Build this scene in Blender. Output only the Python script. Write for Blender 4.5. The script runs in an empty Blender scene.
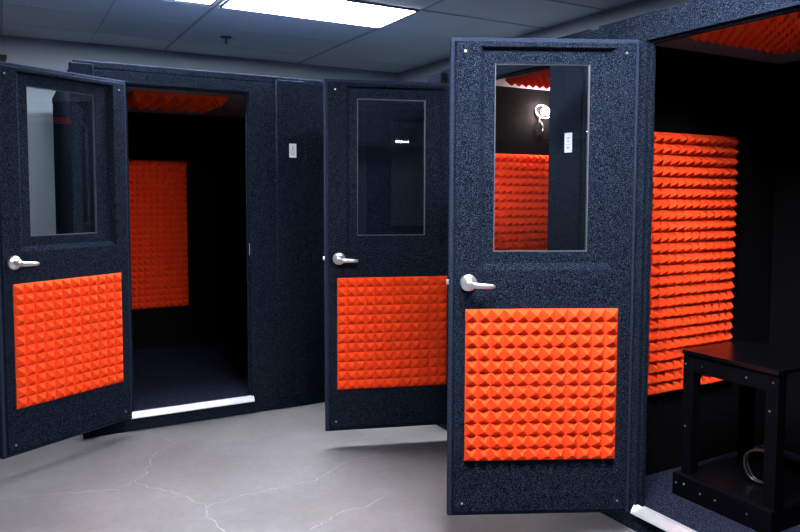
import bpy, bmesh, math, random
from mathutils import Vector, Matrix
R = random.Random(7)
scene = bpy.context.scene
col = scene.collection
PI = math.pi

# ------------------------------------------------------------------ materials
def new_mat(name):
    m = bpy.data.materials.new(name); m.use_nodes = True
    nt = m.node_tree
    for n in list(nt.nodes): nt.nodes.remove(n)
    out = nt.nodes.new('ShaderNodeOutputMaterial')
    return m, nt, out

def principled(nt, out, color=(.5, .5, .5), rough=.5, metal=0., spec=.5):
    b = nt.nodes.new('ShaderNodeBsdfPrincipled')
    b.inputs['Base Color'].default_value = (*color, 1)
    b.inputs['Roughness'].default_value = rough
    b.inputs['Metallic'].default_value = metal
    b.inputs['Specular IOR Level'].default_value = spec
    nt.links.new(b.outputs[0], out.inputs[0])
    return b

def coords(nt, which='Object'):
    return nt.nodes.new('ShaderNodeTexCoord').outputs[which]

def noise(nt, vec, scale, detail=2., rough=.5):
    n = nt.nodes.new('ShaderNodeTexNoise')
    n.inputs['Scale'].default_value = scale
    n.inputs['Detail'].default_value = detail
    n.inputs['Roughness'].default_value = rough
    nt.links.new(vec, n.inputs['Vector'])
    return n.outputs['Fac']

def ramp(nt, fac, stops):
    r = nt.nodes.new('ShaderNodeValToRGB')
    e = r.color_ramp.elements
    while len(e) < len(stops): e.new(.5)
    for k, (p, c) in enumerate(stops):
        e[k].position = p; e[k].color = (*c, 1)
    nt.links.new(fac, r.inputs[0])
    return r.outputs[0]

def bump(nt, b, fac, strength, dist):
    n = nt.nodes.new('ShaderNodeBump')
    n.inputs['Strength'].default_value = strength
    n.inputs['Distance'].default_value = dist
    nt.links.new(fac, n.inputs['Height'])
    nt.links.new(n.outputs[0], b.inputs['Normal'])

def felt_mat(name, lo, mid, hi, scale=340., rough=.95):
    m, nt, out = new_mat(name)
    b = principled(nt, out, rough=rough, spec=0.)
    mp = nt.nodes.new('ShaderNodeMapping'); mp.inputs['Rotation'].default_value = (.6, .45, .35); mp.inputs['Location'].default_value = (.0137, .0271, .0093)
    nt.links.new(coords(nt), mp.inputs['Vector'])
    v = mp.outputs[0]
    f = noise(nt, v, scale, 2., .6)
    c = ramp(nt, f, [(.38, lo), (.52, mid), (.68, hi)])
    nt.links.new(c, b.inputs['Base Color'])
    bump(nt, b, f, .5, .003)
    return m

def plain_mat(name, color, rough=.5, metal=0., spec=.5, nscale=0, namp=.15, nb=0.):
    m, nt, out = new_mat(name)
    b = principled(nt, out, color, rough, metal, spec)
    if nscale:
        f = noise(nt, coords(nt), nscale, 4.)
        c = ramp(nt, f, [(.3, tuple(x*(1-namp) for x in color)), (.7, tuple(min(1, x*(1+namp)) for x in color))])
        nt.links.new(c, b.inputs['Base Color'])
        if nb: bump(nt, b, f, nb, .002)
    return m

FELT = felt_mat('navy charcoal felt', (.0002, .0007, .0034), (.0023, .0049, .0130), (.060, .075, .107))
FELT_EDGE = felt_mat('navy edge felt', (.016, .022, .042), (.021, .029, .053), (.03, .04, .07), 160.)
CARPET = felt_mat('navy booth carpet', (.0055, .0075, .017), (.012, .015, .031), (.05, .056, .09), 170.)
CEILFELT = plain_mat('grey booth ceiling felt', (.27, .20, .26), .9, nscale=60)
FOAM = plain_mat('orange acoustic foam', (.95, .072, .015), .9, spec=.1, nscale=90, namp=.05)
LINING = plain_mat('black booth lining', (.0042, .0036, .005), .9, spec=.05, nscale=200)
BEAD = plain_mat('grey glazing bead', (.06, .07, .095), .5)
CHROME = plain_mat('satin chrome', (.80, .81, .85), .3, .9)
ALU = plain_mat('brushed aluminium', (.80, .80, .86), .33, .55, nscale=40, namp=.08)
STEEL = plain_mat('screw steel', (.6, .6, .62), .3, 1.)
RUBBER = plain_mat('black rubber gasket', (.012, .013, .016), .6)
BLACKLAQ = plain_mat('black lacquer', (.002, .002, .003), .22, spec=.3)
BLACKMAT = plain_mat('black vinyl', (.002, .002, .0035), .6, spec=.04)
CABLE = plain_mat('black cable', (.02, .02, .022), .25)
PLATE = plain_mat('white label plate', (.75, .76, .80), .4)
INK = plain_mat('dark label ink', (.14, .14, .17), .6)
WALLP = plain_mat('blue grey wall paint', (.21, .245, .30), .8, nscale=3, namp=.04)
TILE = plain_mat('mineral ceiling tile', (.42, .48, .54), .9, nscale=45, namp=.06)
GRID = plain_mat('ceiling grid metal', (.19, .22, .28), .5)
GRIDF = plain_mat('ceiling tile joint', (.40, .475, .565), .7)
FIXF = plain_mat('fixture frame paint', (.10, .12, .2), .5)
SPRK = plain_mat('dark sprinkler metal', (.03, .035, .05), .4, .6)
DARKBOX = plain_mat('dark green black plastic', (.003, .004, .0035), .8)
CRACK = plain_mat('pale crack in concrete', (.245, .232, .247), .7, nscale=30, namp=.2)

def concrete():
    m, nt, out = new_mat('polished grey concrete')
    b = principled(nt, out, rough=.42, spec=.4)
    v = coords(nt)
    f1 = noise(nt, v, 1.7, 6., .62)
    f2 = noise(nt, v, 26., 5., .7)
    c1 = ramp(nt, f1, [(.28, (.100, .092, .100)), (.5, (.130, .121, .130)), (.72, (.162, .152, .162))])
    c2 = ramp(nt, f2, [(.3, (.86, .86, .86)), (.7, (1.08, 1.08, 1.08))])
    mx = nt.nodes.new('ShaderNodeMix'); mx.data_type = 'RGBA'; mx.blend_type = 'MULTIPLY'
    mx.inputs[0].default_value = 1.
    nt.links.new(c1, mx.inputs[6]); nt.links.new(c2, mx.inputs[7])
    nt.links.new(mx.outputs[2], b.inputs['Base Color'])
    bump(nt, b, f2, .08, .002)
    return m
CONC = concrete()

def glass():
    m, nt, out = new_mat('window glass')
    tr = nt.nodes.new('ShaderNodeBsdfTransparent'); tr.inputs[0].default_value = (.93, .965, .98, 1)
    gl = nt.nodes.new('ShaderNodeBsdfGlossy'); gl.inputs['Roughness'].default_value = .005
    fr = nt.nodes.new('ShaderNodeFresnel'); fr.inputs[0].default_value = 1.5
    mx = nt.nodes.new('ShaderNodeMixShader')
    nt.links.new(fr.outputs[0], mx.inputs[0]); nt.links.new(tr.outputs[0], mx.inputs[1]); nt.links.new(gl.outputs[0], mx.inputs[2])
    nt.links.new(mx.outputs[0], out.inputs[0])
    return m
GLASS = glass()

def emit(name, color, strength):
    m, nt, out = new_mat(name)
    e = nt.nodes.new('ShaderNodeEmission')
    e.inputs[0].default_value = (*color, 1); e.inputs[1].default_value = strength
    nt.links.new(e.outputs[0], out.inputs[0])
    return m
DIFFUSER = emit('fluorescent diffuser', (.92, .96, 1.0), 97.)
BULB = emit('warm lamp bulb', (1.0, .80, .66), 700.)

# ------------------------------------------------------------------ helpers
def obj(name, bm, mats, parent=None, bevel=0., smooth=False):
    bmesh.ops.recalc_face_normals(bm, faces=bm.faces)
    me = bpy.data.meshes.new(name); bm.to_mesh(me); bm.free()
    for m in (mats if isinstance(mats, (list, tuple)) else [mats]): me.materials.append(m)
    if smooth:
        for p in me.polygons: p.use_smooth = True
    o = bpy.data.objects.new(name, me); col.objects.link(o)
    if parent: o.parent = parent
    if bevel:
        md = o.modifiers.new('bevel', 'BEVEL'); md.width = bevel; md.segments = 2
        md.limit_method = 'ANGLE'; md.angle_limit = .6
    return o

def tag(o, label, cat, group=None):
    o['label'] = label; o['category'] = cat
    if group: o['group'] = group
    return o

def thing(name, label, cat, loc, rot=0., group=None):
    o = bpy.data.objects.new(name, None); col.objects.link(o)
    o.empty_display_size = .1
    o.location = loc; o.rotation_euler = (0, 0, rot)
    return tag(o, label, cat, group)

def struct(o):
    o['kind'] = 'structure'; return o

def box(bm, x0, x1, y0, y1, z0, z1, mi=0):
    vs = [bm.verts.new(p) for p in ((x0,y0,z0),(x1,y0,z0),(x1,y1,z0),(x0,y1,z0),(x0,y0,z1),(x1,y0,z1),(x1,y1,z1),(x0,y1,z1))]
    for q in ((0,3,2,1),(4,5,6,7),(0,1,5,4),(1,2,6,5),(2,3,7,6),(3,0,4,7)):
        f = bm.faces.new([vs[i] for i in q]); f.material_index = mi
    return vs

def boxes(*bs):
    bm = bmesh.new()
    for b in bs: box(bm, *b)
    return bm

def lathe(bm, prof, n=28, M=Matrix.Identity(4), mi=0):
    """profile of (r, h) turned about local Z, placed by M"""
    rings = []
    for r, h in prof:
        if r < 1e-6: rings.append([bm.verts.new(M @ Vector((0, 0, h)))])
        else: rings.append([bm.verts.new(M @ Vector((r*math.cos(2*PI*k/n), r*math.sin(2*PI*k/n), h))) for k in range(n)])
    for a, b in zip(rings, rings[1:]):
        for k in range(n):
            k2 = (k+1) % n
            if len(a) == 1 and len(b) == 1: continue
            if len(a) == 1: vs = [a[0], b[k], b[k2]]
            elif len(b) == 1: vs = [a[k], a[k2], b[0]]
            else: vs = [a[k], a[k2], b[k2], b[k]]
            bm.faces.new(vs).material_index = mi

def tube(bm, pts, r, n=10, closed=False):
    pts = [Vector(p) for p in pts]; N = len(pts); rings = []
    up = Vector((0, 0, 1)); prev = None
    for i, p in enumerate(pts):
        a = pts[(i-1) % N] if (closed or i > 0) else p
        b = pts[(i+1) % N] if (closed or i < N-1) else p
        t = (b-a).normalized()
        s = prev - t*prev.dot(t) if prev else t.cross(up if abs(t.z) < .9 else Vector((1, 0, 0)))
        s.normalize(); prev = s; u = t.cross(s)
        rr = r[i] if isinstance(r, (list, tuple)) else r
        rings.append([bm.verts.new(p + (s*math.cos(2*PI*k/n) + u*math.sin(2*PI*k/n))*rr) for k in range(n)])
    m = N if closed else N-1
    for i in range(m):
        a, b = rings[i], rings[(i+1) % N]
        for k in range(n): bm.faces.new([a[k], a[(k+1) % n], b[(k+1) % n], b[k]])
    if not closed:
        bm.faces.new(rings[0][::-1]); bm.faces.new(rings[-1])

def foam_bm(O, U, V, N, w, h, nu, nv, base=.014, peak=.030):
    """pyramid foam sheet: O corner, U/V in the sheet, N outwards"""
    bm = bmesh.new(); O, U, V, N = map(Vector, (O, U, V, N))
    P = lambda u, v, n: O + U*u + V*v + N*n
    du, dv = w/nu, h/nv
    g = [[bm.verts.new(P(i*du, j*dv, base)) for j in range(nv+1)] for i in range(nu+1)]
    for i in range(nu):
        for j in range(nv):
            t = bm.verts.new(P((i+.5)*du, (j+.5)*dv, base+peak))
            q = [g[i][j], g[i+1][j], g[i+1][j+1], g[i][j+1]]
            for k in range(4): bm.faces.new([q[k], q[(k+1) % 4], t])
    edge = [(i, 0) for i in range(nu)] + [(nu, j) for j in range(nv)] + [(i, nv) for i in range(nu, 0, -1)] + [(0, j) for j in range(nv, 0, -1)]
    low = [bm.verts.new(P(i*du, j*dv, 0)) for i, j in edge]
    for k in range(len(edge)):
        a, b = edge[k], edge[(k+1) % len(edge)]
        bm.faces.new([g[a[0]][a[1]], g[b[0]][b[1]], low[(k+1) % len(edge)], low[k]])
    bm.faces.new(low[::-1])
    return bm

# ------------------------------------------------------------------ camera (solved from the photograph's perspective)
F_PX, PY, PITCH, ROLL, YAW, CAMH = 712.52, 238.53, .0632, .0027, .5093, 1.3783
cam = bpy.data.cameras.new('camera'); camo = bpy.data.objects.new('camera', cam); col.objects.link(camo)
cam.sensor_fit = 'HORIZONTAL'; cam.sensor_width = 36.; cam.lens = F_PX*36/800
cam.shift_y = (PY-266)/800; cam.clip_start = .05
fw = Vector((math.sin(YAW)*math.cos(PITCH), math.cos(YAW)*math.cos(PITCH), -math.sin(PITCH)))
rt = Vector((math.cos(YAW), -math.sin(YAW), 0)); up = rt.cross(fw)
r2 = rt*math.cos(ROLL) + up*math.sin(ROLL); u2 = up*math.cos(ROLL) - rt*math.sin(ROLL)
M = Matrix.Identity(4)
for i in range(3): M[i][0], M[i][1], M[i][2] = r2[i], u2[i], -fw[i]
M[2][3] = CAMH
camo.matrix_world = M
scene.camera = camo

# ------------------------------------------------------------------ the room
XL, XR, YF, YB, ZC = -3.4, 3.55, -11.2, 6.42, 2.60
bm = boxes((XL, XR, YF, YB, -.08, 0))
cracks = [
 [(.71,4.36),(.70,4.22),(.76,4.10),(.80,3.98),(.66,3.84),(.61,3.70),(.58,3.60),(.51,3.52),(.44,3.47),(.24,3.52),(.02,3.60),(-.25,3.62),(-.5,3.66),(-.8,3.70)],
 [(.51,3.52),(.56,3.42),(.66,3.30),(.71,3.17),(.75,3.08),(.72,2.98),(.76,2.84),(.72,2.5),(.8,2.1)],
 [(.75,3.08),(.89,3.12),(1.03,3.12),(1.17,3.13),(1.28,3.12),(1.40,3.20),(1.53,3.27),(1.64,3.26),(1.8,3.35)],
 [(1.07,2.66),(1.15,2.69),(1.22,2.74),(1.36,2.75),(1.5,2.8)]]
for line in cracks:
    pts = []
    for (a, b) in zip(line, line[1:]):
        for k in range(5):
            t = k/5; j = .011
            pts.append(Vector((a[0]+(b[0]-a[0])*t + R.uniform(-j, j), a[1]+(b[1]-a[1])*t + R.uniform(-j, j), .0006)))
    prev = None
    for i, p in enumerate(pts):
        d = (pts[min(i+1, len(pts)-1)] - pts[max(i-1, 0)]).normalized(); s = Vector((-d.y, d.x, 0))*R.uniform(.0012, .0036)
        cur = (bm.verts.new(p-s), bm.verts.new(p+s))
        if prev: bm.faces.new([prev[0], cur[0], cur[1], prev[1]]).material_index = 1
        prev = cur
struct(obj('floor', bm, [CONC, CRACK]))
struct(obj('wall_back', boxes((XL, XR, YB, YB+.1, 0, ZC)), WALLP))
struct(obj('wall_right', boxes((XR, XR+.1, YF, YB+.1, 0, ZC)), WALLP))
struct(obj('wall_left', boxes((XL-.1, XL, YF, YB+.1, 0, ZC)), WALLP))
struct(obj('wall_front', boxes((XL-.1, XR+.1, YF-.1, YF, 0, ZC)), WALLP))
# ceiling: tiles, main runners (dark) and the faint cross joints
bm = boxes((XL-.1, XR+.1, YF-.1, YB+.1, ZC, ZC+.08))
gx = [1.255 + 1.22*k for k in range(-3, 2)]
for x in gx: box(bm, x-.009, x+.009, YF, YB, ZC-.004, ZC, 1)
box(bm, .663, .669, 4.76, YB, ZC-.003, ZC, 1)
y = 4.765
ys = []
while y < YB: ys.append(y); y += .61
y = 4.765-.61
while y > YF: ys.append(y); y -= .61
for y in ys:
    box(bm, XL, XR, y-.006, y+.006, ZC-.003, ZC, 2)
for y in (4.155, 3.545): box(bm, 2.475, XR, y-.008, y+.008, ZC-.0035, ZC, 1)
struct(obj('ceiling', bm, [TILE, GRID, GRIDF]))

def ceiling_light(x0, x1, yc, label, group):
    t = thing('ceiling_light', label, 'ceiling light', ((x0+x1)/2, yc, ZC-.012), 0, group)
    w, h = (x1-x0)/2, .28
    e = .014
    obj('frame', boxes((-w, w, -h, -h+e, -.006, .007), (-w, w, h-e, h, -.006, .007), (-w, -w+e, -h+e, h-e, -.006, .007), (w-e, w, -h+e, h-e, -.006, .007)), FIXF, t)
    obj('diffuser', boxes((-w+e, w-e, -h+e, h-e, -.003, .006)), DIFFUSER, t)
ceiling_light(1.275, 2.45, 4.42, 'large bright rectangular ceiling light above the left booth', 'fluorescent lights over the booths')
ceiling_light(.05, 1.215, 4.385, 'sliver of lit ceiling light left of the large ceiling light', 'fluorescent lights over the booths')
ceiling_light(.66, 1.84, 1.30, 'fluorescent ceiling light overhead in front of the nearest door, outside the photo', None)
ceiling_light(.20, .52, -9.45, 'far ceiling light seen only as a bright reflection in the middle door window', None)

# sprinkler head
t = thing('sprinkler', 'small dark fire sprinkler head hanging from the ceiling', 'sprinkler', (1.574, 5.629, ZC-.0015))
bm = bmesh.new(); lathe(bm, [(0, 0), (.046, 0), (.044, -.008), (.02, -.014), (0, -.014)]); obj('flange', bm, SPRK, t)
bm = bmesh.new(); lathe(bm, [(0, -.012), (.007, -.012), (.007, -.04), (.004, -.042), (.018, -.043), (.018, -.047), (0, -.047)], 16); obj('head', bm, SPRK, t)

# dark box high on the back wall
t = thing('wall_box', 'dark box high on the back wall, peeking above the left door', 'box', (-.20, YB, 2.22))
obj('body', boxes((-.26, .26, -.15, 0, 0, .19)), DARKBOX, t, .006)
obj('lid', boxes((-.265, .265, -.155, 0, .19, .205)), DARKBOX, t, .004)

# ------------------------------------------------------------------ booths
DW, DH, DZ = .7366, 1.882, .0947

def door(parent, loc, rot):
    """leaf; local x from hinge to handle, local +y is the inner face, z from the leaf's bottom"""
    W, H = DW, DH
    rc = lambda x0, x1, z0, z1, y: [(x0, y, z0), (x1, y, z0), (x1, y, z1), (x0, y, z1)]
    def ins(d, y): return rc(d, W-d, d, H-d, y)
    win = lambda y, d=0: rc(.189-d, .563+d, 1.056-d, 1.786+d, y)
    rec = lambda d, y: rc(.090+d, .626-d, .985+d*1.3, 1.846-d*.4, y)
    chain = [ins(.017, -.008), ins(.017, .003), ins(.021, .0065), rec(0, .0065), rec(.004, .004), rec(.020, -.015), win(-.015), win(-.034), win(-.045, .012), ins(.003, -.045),
             ins(0, -.042), ins(0, -.011), ins(.003, -.008)]
    bm = bmesh.new()
    loops = [[bm.verts.new(p) for p in r] for r in chain]
    n = len(loops)
    for i in range(n):
        a, b = loops[i], loops[(i+1) % n]
        for k in range(4):
            f = bm.faces.new([a[k], a[(k+1) % 4], b[(k+1) % 4], b[k]])
            f.material_index = 1 if i in (9, 10, 11, 12, 0) else 0
    d = obj('door', bm, [FELT, FELT_EDGE], parent)
    d.location = loc; d.rotation_euler = (0, 0, rot)
    # glazing bead round the pane
    bm = bmesh.new()
    e = .004
    for b in ((.189, .563, 1.056, 1.056+e), (.189, .563, 1.786-e, 1.786), (.189, .189+e, 1.056+e, 1.786-e), (.563-e, .563, 1.056+e, 1.786-e)):
        box(bm, b[0], b[1], -.033, -.019, b[2], b[3])
    obj('window_bead', bm, BEAD, d)
    obj('window_pane', boxes((.193, .559, -.029, -.023, 1.060, 1.782)), GLASS, d)
    obj('foam_panel', foam_bm((.0704, .0065, .230), (1, 0, 0), (0, 0, 1), (0, 1, 0), .6036, .6036, 12, 12, .006, .027), FOAM, d)['label'] = 'orange pyramid foam square'
    # lever handle
    hx, hz = W-.073, .937
    bm = bmesh.new()
    Mh = Matrix.Translation((hx, .0065, hz)) @ Matrix.Rotation(-PI/2, 4, 'X')
    lathe(bm, [(0, 0), (.033, 0), (.033, .006), (.030, .011), (.022, .014), (.0135, .016), (.012, .020), (.012, .044), (.0135, .046), (.0135, .056), (.010, .060), (0, .060)], 32, Mh)
    # lever: tapered, flattened bar curving slightly
    secs = []
    for k in range(9):
        s = k/8
        x = hx - .098*s; z = hz - .004 - .006*s; yy = .0575 - .006*s*s
        hh = (.0125 - .004*s) * (1 if k < 8 else .55); ww = .0065 * (1 if k < 8 else .5)
        secs.append([bm.verts.new((x, yy + ww*math.cos(2*PI*q/12), z + hh*math.sin(2*PI*q/12))) for q in range(12)])
    for a, b in zip(secs, secs[1:]):
        for q in range(12): bm.faces.new([a[q], a[(q+1) % 12], b[(q+1) % 12], b[q]])
    bm.faces.new(secs[0][::-1]); bm.faces.new(secs[-1])
    obj('handle', bm, CHROME, d, smooth=True)['label'] = 'satin chrome lever handle'
    # latch bolt in the leaf's edge
    obj('latch_bolt', boxes((W-.004, W+.009, -.032, -.018, hz-.009, hz+.009)), CHROME, d, .002)
    for x in (.055, W-.055):
        for z in (.055, H-.055):
            bm = bmesh.new()
            lathe(bm, [(0, 0), (.0045, 0), (.004, .002), (0, .0025)], 12, Matrix.Translation((x, .0065, z)) @ Matrix.Rotation(-PI/2, 4, 'X'))
            obj('screw', bm, STEEL, d)
    return d

TH = .038      # front wall thickness
ZR, ZT, ZH, ZI = 2.047, 2.089, 1.980, 2.025
def booth(label, loc, rot, xl, xr, depth, open_w, pil, hinge, hrot, plate, foams, ZR=ZR, ZT=ZT, ZH=ZH):
    """local x runs along the front from the hinge jamb to the latch jamb, local y goes into the booth"""
    b = thing('vocal_booth', label, 'sound booth', loc, rot, 'felt covered sound booths')
    wt = .05
    obj('base', boxes((xl, xr, 0, depth, 0, .075)), FELT, b, .004)
    obj('carpet', boxes((xl+wt, xr-wt, TH, depth-wt, .075, .100), (.012, open_w-.012, .013, TH, .075, .098)), CARPET, b)
    obj('front_wall', boxes((xl, 0, 0, TH, .075, ZR), (open_w, xr, 0, TH, .075, ZR), (0, open_w, 0, TH, ZH, ZR)), FELT, b)
    for x0, x1 in ((xl, xl+wt), (xr-wt, xr)):
        obj('side_wall', boxes((x0, x1, TH, depth, .075, ZR)), FELT, b)
    obj('back_wall', boxes((xl+wt, xr-wt, depth-wt, depth, .075, ZR)), FELT, b)
    obj('ceiling_panel', boxes((xl+wt, xr-wt, TH, depth-wt, ZI, ZR)), CEILFELT, b)
    obj('roof', boxes((xl-.004, xr+.004, .006, depth+.004, ZR, ZT)), FELT, b, .006)
    l = .004
    obj('wall_lining', boxes((xl+wt, xl+wt+l, TH+l, depth-wt-l, .1, ZI), (xr-wt-l, xr-wt, TH+l, depth-wt-l, .1, ZI), (xl+wt, xr-wt, depth-wt-l, depth-wt, .1, ZI),
        (xl+wt, -.004, TH, TH+l, .1, ZI), (open_w+.004, xr-wt, TH, TH+l, .1, ZI), (-.004, open_w+.004, TH, TH+l, ZH+.004, ZI)), LINING, b)['label'] = 'black inner wall lining'
    # seal strips lining the opening
    s = .012
    obj('door_seal', boxes((0, s, .018, TH+.002, .1, ZH-s), (open_w-s, open_w, .018, TH+.002, .1, ZH-s), (0, open_w, .018, TH+.002, ZH-s, ZH)), FELT, b, .002)
    # sloped silver threshold along the front of the opening
    bm = bmesh.new()
    prof = [(-.020, .078), (-.018, .086), (0, .109), (.012, .111), (.012, .076), (-.016, .076)]
    x0, x1 = -.008, open_w+.012
    A = [bm.verts.new((x0, p[0], p[1])) for p in prof]; B = [bm.verts.new((x1, p[0], p[1])) for p in prof]
    for k in range(6): bm.faces.new([A[k], A[(k+1) % 6], B[(k+1) % 6], B[k]])
    bm.faces.new(A[::-1]); bm.faces.new(B)
    obj('threshold', bm, ALU, b)['label'] = 'silver threshold strip'
    obj('carpet_trim', boxes((.012, open_w-.012, TH-.006, TH, .098, .1035)), ALU, b)
    obj('strike_plate', boxes((open_w-.0015, open_w+.0005, .012, .028, DZ+.90, DZ+.972)), CHROME, b)
    for p0, p1 in pil:
        pd = .034 if p0 < 0 else .022
        obj('pilaster', boxes((p0, p1, -pd, 0, .075, ZT-.022)), FELT, b, .005)
    if plate:
        x, z = plate
        pl = obj('label_plate', boxes((x-.023, x+.023, -.0375+.012, -.022, z-.043, z+.043)), PLATE, b)
        pl['label'] = 'small white plate with dark marks'
        bm = bmesh.new()
        for (u, v, w, h) in ((0, .020, .009, .007), (0, .006, .008, .006), (-.008, -.008, .005, .005), (.008, -.008, .005, .005), (-.004, -.022, .005, .008), (.005, -.022, .004, .008)):
            box(bm, x+u-w/2, x+u+w/2, -.0381+.012, -.0375+.012, z+v-h/2, z+v+h/2)
        obj('marks', bm, INK, pl)
    for f in foams:
        o = obj('foam_panel', foam_bm(*f), FOAM, b); o['label'] = 'orange pyramid foam panel'
    door(b, (hinge[0], hinge[1], DZ + (ZH-1.980)), hrot)
    return b

OW = .686
# left booth, its front parallel to the back wall
booth('dark navy felt booth at left, door open, red foam on its back wall and ceiling', (.625, 4.287, 0), 0, -.262, 2.09, 1.85, .709,
      [(-.29, -.167), (.877, 1.069)], (.615-.625, 4.182-4.287), .5205+PI, (.982, 1.645),
      [((.118, 1.80, .43), (1, 0, 0), (0, 0, 1), (0, -1, 0), .6096, 1.212, 12, 24, .010, .037),
       ((.12, .51, ZI), (1, 0, 0), (0, 1, 0), (0, 0, -1), .6096, .6096, 7, 7, .012, .055)], ZR+.013, ZT+.013, ZH+.012)
# middle booth, front parallel to the right wall
booth('middle felt booth partly hidden by the nearest door, lamp lit inside', (2.225, 3.255, 0), -PI/2, -.294, .92, 1.22, OW,
      [(-.349, -.20), (.805, .918)], (-(3.2519-3.255), 2.1892-2.225), -.3157+PI+PI/2, (.842, 1.605),
      [((-.244, .255, .45), (0, 1, 0), (0, 0, 1), (1, 0, 0), .6096, 1.17, 12, 24, .010, .037),
       ((0, .27, ZI), (1, 0, 0), (0, 1, 0), (0, 0, -1), .6096, .6096, 12, 12)])
# right booth, nearest
booth('nearest felt booth at the right edge, dark stand inside', (2.225, 2.005, 0), -PI/2, -.265, .97, 1.22, OW,
      [(-.315, -.185), (.80, .93)], (-(1.9907-2.005), 2.1754-2.225), -.4595+PI+PI/2, None,
      [((-.215, .235, .472), (0, 1, 0), (0, 0, 1), (1, 0, 0), .6096, 1.18, 12, 24, .010, .037),
       ((.05, .17, ZI), (1, 0, 0), (0, 1, 0), (0, 0, -1), .6096, .6096, 12, 12)])

# ------------------------------------------------------------------ lamp inside the middle booth
t = thing('wall_lamp', 'small bright lamp on the wall inside the middle booth', 'lamp', (2.95, 3.499, 1.885))
bm = bmesh.new(); lathe(bm, [(0, 0), (.045, 0), (.045, .012), (.02, .02), (.014, .03), (0, .03)], 24, Matrix.Rotation(PI/2, 4, 'X')); obj('backplate', bm, BLACKMAT, t)
bm = bmesh.new(); lathe(bm, [(0, .028), (.012, .03), (.020, .042), (.023, .056), (.019, .070), (.009, .079), (0, .081)], 24, Matrix.Rotation(PI/2, 4, 'X')); obj('bulb', bm, BULB, t, smooth=True)
bm = bmesh.new()
tube(bm, [(.060*math.cos(a)-.015, -.05 + .015*math.sin(a), .042*math.sin(a)) for a in [2*PI*k/28 for k in range(28)]], .0035, 8, True)
tube(bm, [(-.04, -.02, 0), (-.075, -.05, 0)], .003, 8)
obj('guard_ring', bm, CHROME, t, smooth=True)
bm = bmesh.new()
tube(bm, [(-.01, -.02, -.03), (-.03, -.025, -.07), (-.02, -.02, -.11), (.01, -.018, -.12), (.02, -.018, -.09), (.0, -.015, -.06)], .004, 8)
obj('cord', bm, CABLE, t, smooth=True)

# ------------------------------------------------------------------ stand inside the right booth
t = thing('equipment_stand', 'glossy black low stand inside the right booth', 'stand', (2.50, 1.80, .10))
Y0, Y1, X0, X1, TZ = -.21, .21, 0, .42, .625
obj('top', boxes((X0-.008, X1, Y0-.005, Y1+.005, TZ-.018, TZ)), BLACKLAQ, t, .003)
for x in (X0, X1-.02): obj('apron', boxes((x, x+.02, Y0, Y1, TZ-.088, TZ-.018)), BLACKMAT, t, .002)
for x in (X0-.002, X1-.048):
    for y in (Y0-.002, Y1-.048):
        obj('leg', boxes((x, x+.05, y, y+.05, .085, TZ-.018)), BLACKMAT, t, .003)
obj('shelf', boxes((X0+.0, X1, Y0+.0, Y1-.0, .085, .098)), BLACKLAQ, t, .002)
obj('base_board', boxes((X0-.03, X0+.0, Y0-.01, Y1+.02, 0, .095), (X1-.02, X1, Y0, Y1, 0, .085), (X0, X1-.02, Y0, Y0+.02, 0, .085), (X0, X1-.02, Y1-.02, Y1, 0, .085)), BLACKMAT, t, .003)
for (x, y, z) in ((-.002, .20, TZ-.06), (-.002, .12, TZ-.055), (-.002, -.08, TZ-.055), (-.002, -.19, TZ-.05), (-.002, -.18, TZ-.16), (-.002, .195, .30),
                  (-.03, .21, .055), (-.03, .17, .062), (-.03, .09, .05), (-.03, .02, .05), (-.03, -.12, .05)):
    bm = bmesh.new(); lathe(bm, [(0, 0), (.0045, 0), (.003, .003), (0, .0035)], 10, Matrix.Translation((x, y, z)) @ Matrix.Rotation(-PI/2, 4, 'Y'))
    obj('screw', bm, STEEL, t)
bm = bmesh.new()
pts = []
for k in range(60):
    a = 2*PI*k/24
    pts.append((.16 + .012*math.sin(a*.7) , -.05 + .07*math.cos(a), .176 + .07*math.sin(a) + .004*math.sin(3.1*a)))
tube(bm, pts, .005, 8)
c = obj('cable', bm, CABLE, None, smooth=True)
c.location = (2.50, 1.80, .10)
tag(c, 'loop of black cable standing on the shelf of the stand', 'cable')

# ------------------------------------------------------------------ look
w = bpy.data.worlds.new('world'); scene.world = w; w.use_nodes = True
w.node_tree.nodes['Background'].inputs[0].default_value = (.02, .025, .035, 1)
vs = scene.view_settings
scene.display_settings.display_device = 'sRGB'
vs.view_transform = 'Standard'; vs.look = 'None'; vs.gamma = 1.; vs.use_curve_mapping = False
vs.exposure = 0.
scene.cycles.use_denoising = True
scene.cycles.max_bounces = 10
scene.cycles.transparent_max_bounces = 12
scene.cycles.sample_clamp_indirect = 6.
